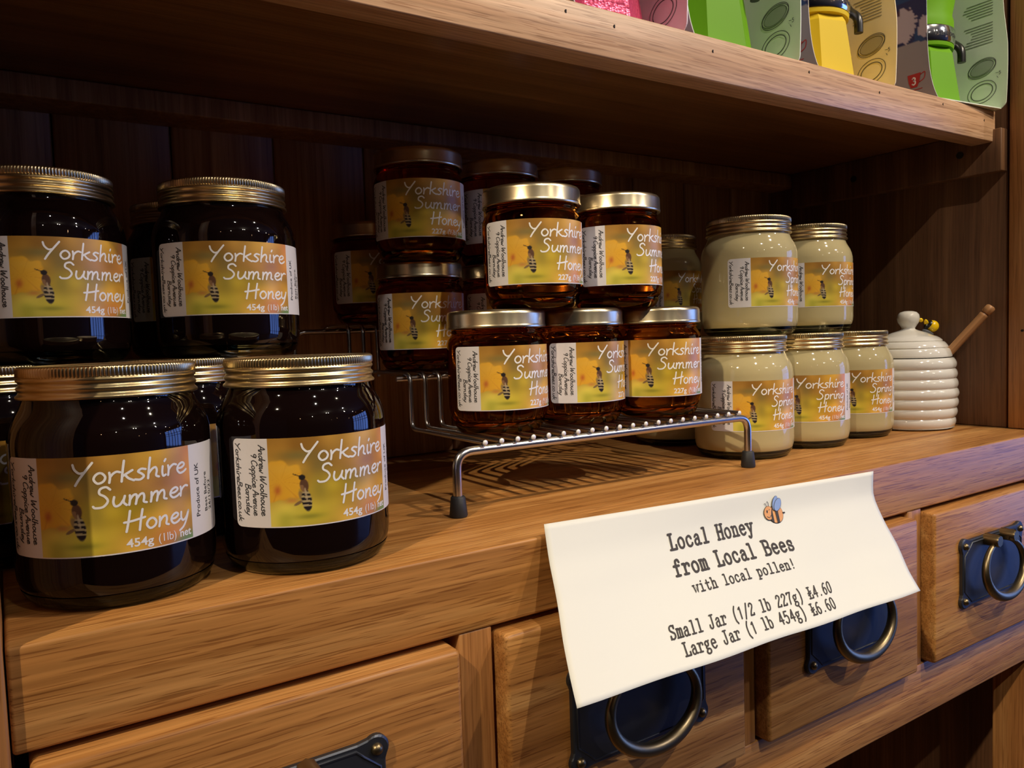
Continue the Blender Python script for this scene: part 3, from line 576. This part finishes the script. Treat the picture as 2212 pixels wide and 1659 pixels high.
# ------------------------------------------------------------------ wire rack
rack = thing('wire_rack', 'three-step chrome wire rack with black rubber feet on the worktop', 'rack')
rx, sp, y1, y2, z1, z2, z3, ry = .32214, .01163, .0695, .1669, .0430, .0822, .1191, -.02125
y3, y4, sh2 = .2385, .2975, -.0165
cr_, sr_ = math.cos(ry), math.sin(ry)
def RK(u, v, z): return (rx + u * cr_ - (v - y1) * sr_ * .5, y1 + u * sr_ * (1 if v < .2 else .6) + (v - y1), z)
wr_ = .00165
M['cut'] = pbr('bright_cut_steel', (.82, .82, .84), .55, .25)
for i in range(20):
    u = i * sp
    tw = tube_obj('wire', fillet([RK(u, y1 - .0035, z1), RK(u, y2, z1), RK(u, y2, z2), RK(u, y3 - .004, z2)], .007), wr_, M['steel'], rack, 8)
    V, F = lathe([(0, 0), (wr_ * 1.02, 0), (wr_ * 1.02, .0004), (wr_ * .7, .0009), (0, .0011)], 12)
    tp = mesh_obj('wire_tip', V, F, M['cut'], tw, True); tp.location = RK(u, y1 - .0035, z1); tp.rotation_euler = (R(90), 0, 0)
for i in range(20):
    u = i * sp + sh2
    tube_obj('wire', fillet([RK(u, y3, z2 - .004), RK(u, y3, z3), RK(u, y4, z3)], .007), wr_, M['steel'], rack, 8)
def frame(v, zt, r=.0028, legs=True, ux=0, inset=0):
    a, b = -.0179 + ux, 19 * sp + .0129 + ux; zr = zt - wr_ - r
    if legs: P = fillet([RK(a, v, .009), RK(a, v, zr), RK(b, v, zr), RK(b, v, .009)], .0105, 7)
    else: P = [RK(-.006 + ux, v, zt - wr_ - r), RK(19 * sp + .006 + ux, v, zt - wr_ - r)]
    tube_obj('frame_rail', P, r, M['steel'], rack, 14)
    if legs:
        for u in (a, b):
            o = lathe_obj('rubber_foot', [(0, 0), (.0052, 0), (.0055, .0012), (.0044, .0115), (.0038, .0122), (0, .0122)], M['rubber'], rack, 20); o.location = RK(u, v, .0003)
frame(y1, z1); frame(y2 + .011, z2, .0022, False); frame(y4 - .0045, z3, .0022, True, sh2 - .008)
zt = wr_
lv1, lv2, lv3 = z1 + zt, z2 + zt, z3 + zt
SMALL = [
 (.3574, .1051, lv1, 5.7, 'small honey jar at the left end of the lower row on the rack'),
 (.4238, .1040, lv1, 18.5, 'middle small honey jar of the lower row on the rack'),
 (.4894, .0933, lv1, -21.6, 'small honey jar at the right end of the lower row on the rack'),
 (.3819, .0952, lv1 + HS, -6.2, 'brightly lit small honey jar stacked over the left pair on the rack front'),
 (.4556, .0973, lv1 + HS, 5.6, 'small honey jar stacked over the right pair on the rack front'),
 (.3499, .1996, lv2, -6.1, 'lower jar of the two-high stack at the left of the rack middle step'),
 (.3471, .1887, lv2 + HS, -12.4, 'tallest standing small jar, top of the left stack on the middle step'),
 (.4209, .1965, lv2, 5, 'small jar hidden low behind the front stack on the middle step'),
 (.4209, .1965, lv2 + HS, 5.5, 'high small jar behind the brightly lit front one, lid and white strip showing'),
 (.4882, .1985, lv2, 10, 'small jar hidden low at the right of the middle step'),
 (.4882, .1985, lv2 + HS, 20, 'high small jar of which only the lid shows above the front pair'),
 (.3407, .2645, lv3, 4.8, 'dim small honey jar on the top step at the back boards')]
for x, y, z, r_, l_ in SMALL: jar('summer_small', x, y, z, r_, l_, GA)

# paper seals on two front lids
for t, a in ((jA, 8), (jB, 30)):
    V = [(-.013, -.004, 0), (.013, -.004, 0), (.013, .004, 0), (-.013, .004, 0)]; V = V + [(x, y, .0003) for x, y, _ in V]
    F = [(4, 5, 6, 7), (0, 1, 5, 4), (1, 2, 6, 5), (2, 3, 7, 6), (3, 0, 4, 7)]
    s = mesh_obj('paper_seal', V, F, M['paper'], t); s.location = (.008, -.018, .0989); s.rotation_euler = (0, 0, R(a))
    V = [(-.005, -.0042, .0002), (.005, -.0042, .0002), (.005, .0042, .0002), (-.005, .0042, .0002)]; V = V + [(x, y, .0005) for x, y, _ in V]
    mesh_obj('seal_print', V, F, pbr('seal_red', srgb(150, 50, 50), .5), s)

# ------------------------------------------------------------------ beehive honey pot, bee and dipper
px_, py_ = .8552, .1088
pot = thing('honey_pot', 'white ribbed ceramic honey pot shaped like a beehive, beside the side panel', 'pot', (px_, py_, .0004))
prof = [(0, .001), (.036, .001), (.0385, 0), (.0410, .0012)]
env = lambda z: .0416 + .0038 * math.sin(min(1, z / .038) * math.pi / 2) - max(0, (z - .035)) * .075
for i in range(7):
    z0 = .0012 + i * .0097
    for j in range(8):
        t = j / 8; z = z0 + t * .0097; prof.append((env(z) - .0018 + .0018 * math.sin(math.pi * t) ** .7, z))
prof += [(.0405, .0700), (.0385, .0704), (.036, .0690), (.034, .0660), (.033, .010), (0, .008)]
lathe_obj('pot_body', prof, M['ceramic'], pot, 96)
prof = [(.0, .0700), (.036, .0706), (.0392, .0712), (.0394, .0728)]
for i, (r0, r1, a, b) in enumerate([(.0392, .0366, .0728, .0800), (.0362, .0318, .0800, .0868), (.0312, .0240, .0868, .0925)]):
    for j in range(1, 9):
        t = j / 8; prof.append((r0 + (r1 - r0) * t ** 1.6 - (.0012 if j == 8 else 0), a + (b - a) * t))
prof += [(.016, .0958), (.0095, .0978), (.0066, .0990), (.0062, .1004), (.0078, .1030), (.0098, .1062), (.0106, .1100), (.0100, .1138), (.0078, .1164), (.004, .1176), (0, .1178)]
lid = lathe_obj('pot_lid', prof, M['ceramic'], pot, 96)
# little bee on the lid
bx, by, bz = .0262, -.0105, .1015
def ell(name, c, rad, mat, parent, rot=(0, 0, 0), n=20):
    V, F = lathe([(math.sin(math.pi * i / 12) if 0 < i < 12 else 0, -math.cos(math.pi * i / 12)) for i in range(13)], n)
    o = mesh_obj(name, [(x * rad[0], y * rad[1], z * rad[2]) for x, y, z in V], F, mat, parent, True); o.location = c; o.rotation_euler = rot; return o
bee = ell('bee_ornament', (bx, by, bz), (.0060, .0060, .0060), M['yellow'], pot); bee['label'] = 'yellow and black bee figurine'
ell('bee_stripe', (-.0022, .0012, .0014), (.0046, .0046, .0046), M['black'], bee)
ell('bee_body', (-.0062, .0030, .0036), (.0022, .0022, .0062), M['yellow'], bee, (R(18), R(-58), 0))
ell('bee_head', (-.0118, .0055, .0066), (.0021, .0021, .0030), M['yellow'], bee, (R(10), R(-68), 0))
ell('bee_stripe', (-.0066, .0030, -.0004), (.0022, .0022, .0036), M['black'], bee, (0, R(12), 0))
ell('bee_wing', (-.0050, .0020, -.0062), (.0068, .0042, .0016), M['grey'], bee, (0, R(28), R(-20)))
# dipper handle leaning out of the pot
P0, P1 = Vector((.8630, .0900, .0560)), Vector((.8875, .0440, .1195)); d = (P1 - P0); L_ = d.length
dp = lathe_obj('honey_dipper', [(0, 0), (.0041, 0), (.0042, L_ - .0118), (.0042, L_ - .0100), (.0032, L_ - .0092), (.0031, L_ - .0085), (.0044, L_ - .0075), (.0047, L_ - .0045), (.0044, L_ - .0012), (.0030, L_), (0, L_ + .0003)], M['dipper'], None, 20)
dp.location = P0; dp.rotation_euler = d.to_track_quat('Z', 'Y').to_euler(); dp['label'] = 'turned wooden honey dipper handle sticking out of the white beehive pot'; dp['category'] = 'dipper'

# ------------------------------------------------------------------ price sign
Lc = [(0, (.3156, -.0015, .0068)), (.0207, (.3120, -.0100, -.0117)), (.0413, (.3071, -.022, -.0278)), (.0623, (.2999, -.036, -.0416)), (.0808, (.2937, -.049, -.0533)), (.0959, (.2886, -.0603, -.0618))]
Rc = [(0, (.6144, -.0015, -.0022)), (.0159, (.6115, -.0028, -.0178)), (.0221, (.6101, -.0055, -.0230)), (.0366, (.6080, -.0135, -.0350)), (.0562, (.6046, -.0255, -.0501)), (.0790, (.5933, -.0400, -.0636)), (.0963, (.5855, -.0525, -.0727))]
def ev(Cv, t):
    s = t * Cv[-1][0]
    for (a, p), (b, q) in zip(Cv, Cv[1:]):
        if s <= b + 1e-9: return Vector(p).lerp(Vector(q), (s - a) / (b - a))
    return Vector(Cv[-1][1])
def smooth_ev(Cv, t): return (ev(Cv, max(0, t - .05)) + ev(Cv, t) * 2 + ev(Cv, min(1, t + .05))) / 4 if .02 < t < .98 else ev(Cv, t)
def sheet(s, t, lift=0.0):
    p = smooth_ev(Lc, t).lerp(smooth_ev(Rc, t), s)
    wv = .0008 * math.sin(s * 9 + t * 3) * math.sin(math.pi * min(1, t * 1.4)) ** 2 + .0006 * math.sin(s * 21 + 1) * t
    p.y -= abs(.0004 * math.sin(s * 6)) + wv * (1 if t > .1 else t * 10)
    if lift: p = p + Vector((0, -lift * .75, lift * .66))
    return p
V, F = [], []; nu, nv = 80, 36
for lay, off in ((0, 0), (1, .00018)):
    for j in range(nv + 1):
        for i in range(nu + 1): V.append(sheet(i / nu, j / nv, off))
n1 = (nu + 1) * (nv + 1)
for j in range(nv):
    for i in range(nu):
        a = j * (nu + 1) + i; F.append((a, a + 1, a + nu + 2, a + nu + 1)); F.append((n1 + a, n1 + a + nu + 1, n1 + a + nu + 2, n1 + a + 1))
for i in range(nu): F.append((i, n1 + i, n1 + i + 1, i + 1)); a = nv * (nu + 1) + i; F.append((a, a + 1, n1 + a + 1, n1 + a))
for j in range(nv): a = j * (nu + 1); b = a + nu + 1; F.append((a, b, n1 + b, n1 + a)); a += nu; b += nu; F.append((a, n1 + a, n1 + b, b))
sign = thing('price_sign', 'white paper price sign taped to the worktop edge, curling over the drawers', 'sign')
mesh_obj('paper_sheet', V, F, M['paper'], sign, True)
def on_sheet(VF, name, mat, lift=.0004):
    return mesh_obj(name, [sheet(u / 297, 1 - (1 - v / 100) if False else v / 100, lift) for u, v in VF[0]], VF[1], mat, sign)
def flipv(VF): return [(x, y) for x, y in VF[0]], VF[1]
def sl(s, u0, v0, wd, cap, hw=.62):
    V, F = slab_text(s, 0, 0, wd, cap, hw); return [(u0 + x, v0 - y) for x, y in V], [tuple(reversed(f)) for f in F]
on_sheet(merge([sl('Local Honey', 85.0, 28.0, 75.5, 9.6, .78), sl('from Local Bees', 83.0, 44.3, 107, 9.6, .82)]), 'heading_lettering', M['ink'])
on_sheet(merge([sl('with local pollen!', 93.0, 56.8, 90.5, 6.7, .52)]), 'subheading_lettering', M['ink'])
on_sheet(merge([sl('Small Jar (1/2 lb 227g) £4.60', 67.5, 80.6, 142.0, 8.0, .55), sl('Large Jar (1 lb 454g) £6.60', 73.8, 92.2, 132.5, 8.0, .55)]), 'price_lettering', M['ink'])
def disc(cx, cy, a, b, rot=0, n=28, half=None):
    c, s = math.cos(rot), math.sin(rot)
    V = [(cx + a * math.cos(2 * math.pi * k / n) * c - b * math.sin(2 * math.pi * k / n) * s, cy + a * math.cos(2 * math.pi * k / n) * s + b * math.sin(2 * math.pi * k / n) * c) for k in range(n)]
    return V, [tuple(range(n))]
orange = pbr('print_orange', srgb(224, 160, 100), .6); blue = pbr('print_blue', srgb(140, 165, 215), .6)
# bee clip-art, in sheet millimetres (v grows downward)
def band(x0, x1, cx=183.5, cy=18.6, a=7.2, b=6.2):
    top, bot = [], []
    for k in range(9):
        x = x0 + (x1 - x0) * k / 8; h = b * math.sqrt(max(0, 1 - ((x - cx) / a) ** 2)); top.append((x, cy - h)); bot.append((x, cy + h))
    V = top + bot[::-1]; return V, [tuple(range(len(V)))]
on_sheet(disc(183.5, 18.6, 7.5, 6.5), 'bee_outline', M['ink'], .0004); on_sheet(disc(183.5, 18.6, 7.1, 6.1), 'bee_body', orange, .0006)
on_sheet(merge([band(177.6, 180.2), band(182.8, 185.4)]), 'bee_stripes', M['ink'], .0008)
on_sheet(merge([disc(176.6, 17.2, 4.5, 5.0), ribbon([(190.5, 18.6), (192.2, 18.6)], .5), ribbon([(175.6, 12.6), (174.8, 10.6), (173.6, 10.4)], .22), ribbon([(177.4, 12.4), (177.4, 10.2), (176.2, 9.2)], .22)]), 'bee_head_outline', M['ink'], .0008)
on_sheet(disc(176.6, 17.2, 4.15, 4.65), 'bee_head', orange, .0010)
on_sheet(merge([disc(175.2, 16.2, .7, 1.1), disc(177.6, 16.2, .9, 1.4), ribbon([(174.4, 19.6), (176.4, 20.6), (178.4, 19.0)], .22)]), 'bee_face', M['ink'], .0012)
on_sheet(merge([disc(183.6, 11.4, 2.9, 5.2, R(18)), disc(185.4, 12.6, 3.0, 4.8, R(35))]), 'wing_outline', M['ink'], .0012)
on_sheet(merge([disc(183.6, 11.4, 2.6, 4.9, R(18))]), 'bee_wing', blue, .0014); on_sheet(disc(185.6, 12.8, 3.3, 5.0, R(35)), 'wing_outline', M['ink'], .0015); on_sheet(merge([disc(185.6, 12.8, 2.95, 4.65, R(35))]), 'bee_wing', blue, .0017)

# ------------------------------------------------------------------ moka pots in open cartons on the shelf
Z = SZ1 + .0004
def carton(x0, x1, yl, yr, bounce_tint, label, rx=.0, h=.20, depth=.115):
    t = thing('display_carton', label, 'carton', (0, 0, 0), 0, 'open cartons holding coffee pots on the shelf')
    th = .0009
    def prof_l(z): return yl + .0105 * (1 - math.exp(-z / .022)) - .004 * max(0, (z - .09) / .1)
    def prof_r(z): return yr + (.0045 * max(0, 1 - z / .006) ** 2) - .0015 * math.sin(min(1, z / .09) * math.pi) + .010 * max(0, (z - .06) / .14)
    def side(name, x, pf, paintf, out):
        nz, ny = 130, 70; co, colr = [], []
        for j in range(nz + 1):
            z = h * j / nz; yf = pf(z)
            for i in range(ny + 1): co.append((x, yf + (yl + depth - yf) * i / ny, Z + z))
        co = np.array(co); q = []
        for j in range(nz):
            for i in range(ny):
                a = j * (ny + 1) + i; q.append((a, a + 1, a + ny + 2, a + ny + 1))
        n = len(co); co2 = co.copy(); co2[:, 0] += th * (1 if out > 0 else -1)
        FF = [tuple(f) for f in q] + [tuple(n + i for i in reversed(f)) for f in q]
        for j in range(nz): a = j * (ny + 1); b = a + ny + 1; FF.append((a, n + a, n + b, b))
        for i in range(ny): FF.append((i, i + 1, n + i + 1, n + i))
        me = bpy.data.meshes.new(name); me.from_pydata([tuple(c) for c in np.vstack([co, co2])], [], FF)
        at = me.color_attributes.new('print', 'FLOAT_COLOR', 'POINT'); c = np.ones((2 * n, 4), np.float32)
        c[:n, :3] = paintf(co[:, 1] - yl, co[:, 2] - Z, True); c[n:, :3] = paintf(co[:, 1] - yl, co[:, 2] - Z, False); at.data.foreach_set('color', c.ravel()); me.materials.append(M['card'])
        return link(bpy.data.objects.new(name, me), t)
    tl = np.array(bounce_tint, float)  # card is white; light bounced off the pot is painted into its colour
    def paint_left(d, z, face):   # x face toward -X is the printed outside
        c = np.empty((len(d), 3)); c[:] = (150, 140, 142)
        edge = .050 + .008 * (d / .1) + .004 * noise2(d * 160, z * 60, 5)
        up_ = z > edge; c[up_] = (32, 34, 84); g = noise2(d * 60 + 4, z * 50, 6); c[up_ & (g > .62)] = (26, 60, 110); c[up_ & (g < .3)] = (70, 34, 66)
        for (a, b, ra, rb, sd) in ((.030, .072, .010, .016, 8), (.012, .066, .006, .009, 9), (.052, .085, .008, .012, 10)):
            r_ = np.hypot((d - a) / ra, (z - b) / rb) + .45 * (noise2(d * 520, z * 520, sd) - .5); c[r_ < 1] = (186, 168, 176)
        if not face: c[:] = tl * .9
        return lin(c)
    def paint_right(d, z, face):
        c = np.empty((len(d), 3)); c[:] = tl
        if face: pass
        return lin(c)
    lp = side('left_panel', x0, prof_l, lambda d, z, f: paint_left(d, z, f), 1)
    rp = side('right_panel', x1, prof_r, lambda d, z, f: paint_right(d, z, f), 1)
    V = [(x0, yl + .002, Z), (x1, yr + .004, Z), (x1, yl + depth, Z), (x0, yl + depth, Z)]; V += [(a, b, c + th) for a, b, c in V]
    card = pbr('card_inside', tuple(lin(tl)), .6)
    mesh_obj('base_panel', V, [(3, 2, 1, 0), (4, 5, 6, 7), (0, 1, 5, 4), (1, 2, 6, 5), (2, 3, 7, 6), (3, 0, 4, 7)], card, t)
    box('back_panel', x0 + th, x1, yl + depth - th, yl + depth, Z, Z + h, card, t)
    # red cup with a 3 on the outside
    red = pbr('print_red', srgb(176, 34, 34), .5); xo = x0 - .0002
    def side_print(parts, name, mat, x, parent, flip=1):
        V, F = merge(parts); return mesh_obj(name, [(x, yl + a * flip, Z + b) for a, b in V], F, mat, parent)
    cx_, cz_ = .0215, .0200
    cup = ([(cx_ + .0062, cz_ + .0062), (cx_ - .0062, cz_ + .0062), (cx_ - .0050, cz_ - .001), (cx_ - .0030, cz_ - .0058), (cx_ + .0030, cz_ - .0058), (cx_ + .0050, cz_ - .001)], [(0, 1, 2, 3, 4, 5)])
    side_print([cup, ribbon(cr([(cx_ - .0060, cz_ + .0045), (cx_ - .0098, cz_ + .0058), (cx_ - .0092, cz_ + .0005), (cx_ - .0050, cz_ - .0020)], 5), .0004), ribbon([(cx_ + .0065, cz_ - .0082), (cx_ - .0075, cz_ - .0080)], .0003)], 'cup_print', red, xo, lp)
    V3, F3 = slab_text('3', 0, 0, .0046, .0062, .0006); side_print([([(cx_ + .0022 - x, cz_ - .0033 + y) for x, y in V3], F3)], 'cup_number', M['label_white'], xo - .0001, lp)
    # parts diagram and small print inside the right wall (d measured from the front edge)
    dk = pbr('diagram_ink', tuple(lin(tl * .42)), .6); md = pbr('diagram_shade', tuple(lin(tl * .72)), .6); xi = x1 - .0002
    dy = yr - yl
    def P_(parts, name, mat, x): V, F = merge(parts); return mesh_obj(name, [(x, yr + a, Z + b) for a, b in V], F, mat, rp)
    def ring(cx, cz, a, b, rot, hw):
        c, s = math.cos(rot), math.sin(rot); pts = [(cx + a * math.cos(q) * c - b * math.sin(q) * s, cz + a * math.cos(q) * s + b * math.sin(q) * c) for q in np.linspace(0, 2 * math.pi, 40)]
        return ribbon(pts, hw)
    P_([disc(.0215, .0425, .0105, .0062, R(-15))], 'diagram_shading', md, xi)
    P_([ring(.0215, .0420, .0128, .0078, R(-15), .0003), ring(.0215, .0432, .0128, .0076, R(-15), .0003), ring(.0215, .0426, .0108, .0060, R(-15), .00025), ring(.0215, .0200, .0132, .0100, R(-15), .0003), ring(.0215, .0200, .0100, .0072, R(-15), .0004)], 'diagram_lines', dk, xi - .0001)
    P_([ribbon([(.0088, .0348), (.0068, .0345)], .0002), ribbon([(.0078, .0315), (.0068, .0298)], .0002)] + [([(.0062 - x, .0328 + y) for x, y in slab_text('5', 0, 0, .0022, .0030, .0002)[0]], slab_text('5', 0, 0, .0022, .0030, .0002)[1])], 'diagram_number', dk, xi - .0001)
    rows = []
    rq = random.Random(3)
    for i in range(16):
        z = .1040 - i * .0026; d0 = .012; k_ = d0
        if i in (6, 7): continue
        while k_ < .034 + .004 * math.sin(i):
            l_ = rq.uniform(.0008, .0026); rows.append(ribbon([(k_, z), (k_ + l_, z)], .00042)); k_ += l_ + .0006
    P_(rows, 'small_print', md, xi - .0001)
    return t
def moka(cx, cy, col, label, mat=None, textoff=.0, ht=1):
    t = thing('moka_pot', label, 'coffee pot', (cx, cy, Z + .001), 0, 'coloured stovetop coffee pots in cartons')
    m = mat or pbr('enamel_' + label.split()[0], col, .5, 0, Specular_IOR_Level=.15)
    o = lathe_obj('boiler', [(0, 0), (.0405, 0), (.0425, .0015), (.0420, .004), (.0352, .0505), (.0335, .0535), (.0322, .0560), (0, .0560)], m, t, 8, False); o.rotation_euler = (0, 0, R(8))
    lathe_obj('collar', [(.030, .0555), (.0342, .0565), (.0346, .0590), (.0346, .0600), (0, .0600)], m, t, 48)
    al = pbr('polished_aluminium', (.82, .82, .84), .12, 1)
    rg = lathe_obj('metal_band', [(.030, .0600), (.0350, .0602), (.0356, .0612), (.0356, .0735), (.0350, .0745), (.030, .0746)], al, t, 64)
    o = lathe_obj('upper_chamber', [(.0310, .0746), (.0345, .0750), (.0345, .083), (.0330, .088), (.0370, .1100), (.0415, .1300), (.0400, .1320), (.024, .1400), (.006, .1450), (.006, .1560), (0, .1570)], m, t, 8 if False else 40)
    # word on the band, bent round it
    Vt, Ft = font_text('Rainbow', 0, 0, .034, .0060, 0, 3); a0 = textoff
    mesh_obj('band_lettering', [(.03575 * math.cos(a0 + x / .0356), .03575 * math.sin(a0 + x / .0356), .0648 + y) for x, y in Vt], Ft, M['label_ink'], rg)
    a = R(-47)
    P = [(.034, 0, .1275), (.040, 0, .127), (.041, 0, .118), (.0375, 0, .092), (.0370, 0, .070), (.0425, 0, .060), (.0425, 0, .0465)]
    an = [-12, -12, -12, -16, -30, -47, -47]; P = [(x * math.cos(R(b)), x * math.sin(R(b)), z) for (x, _, z), b in zip(P, an)]
    tube_obj('handle', fillet(P, .008), .0037, M['black'], t, 10)
    return t
glit = bpy.data.materials.new('pink_glitter'); glit.use_nodes = True; nt = glit.node_tree; bb = nt.nodes['Principled BSDF']; bb.inputs['Base Color'].default_value = srgb(226, 84, 122); bb.inputs['Roughness'].default_value = .28; bb.inputs['Metallic'].default_value = .35
vo = nt.nodes.new('ShaderNodeTexVoronoi'); vo.inputs['Scale'].default_value = 420; bu = nt.nodes.new('ShaderNodeBump'); bu.inputs['Strength'].default_value = .8; bu.inputs['Distance'].default_value = .001
tcn = nt.nodes.new('ShaderNodeTexCoord'); nt.links.new(tcn.outputs['Object'], vo.inputs['Vector']); nt.links.new(vo.outputs['Distance'], bu.inputs['Height']); nt.links.new(bu.outputs[0], bb.inputs['Normal'])
CART = [(.3850, .4785, .047, .0455, (246, 226, 232), 'open carton, pink pot bounce painted inside, at the left end of the shelf row', (.44, .30, .33), 'glittery pink stovetop coffee pot in the leftmost carton', glit),
        (.4915, .6040, .050, .050, (234, 240, 224), 'second open carton from the left, green pot bounce painted inside', srgb(104, 160, 18), 'lime green stovetop coffee pot in the second carton from the left', None),
        (.6285, .7330, .050, .050, (246, 230, 186), 'open carton with yellow pot bounce painted inside', srgb(222, 190, 40), 'yellow stovetop coffee pot in its carton', None),
        (.7936, .8900, .0460, .0335, (230, 238, 220), 'open carton overhanging the shelf edge by the right post, red cup mark outside', srgb(104, 160, 18), 'lime green stovetop coffee pot in the rightmost carton', None)]
for x0, x1, yl, yr, bounce_tint, l1, col, l2, mt in CART:
    carton(x0, x1, yl, yr, bounce_tint, l1)
    moka((x0 + x1) / 2 - .001, yl + .049, col, l2, mt, R(-120))
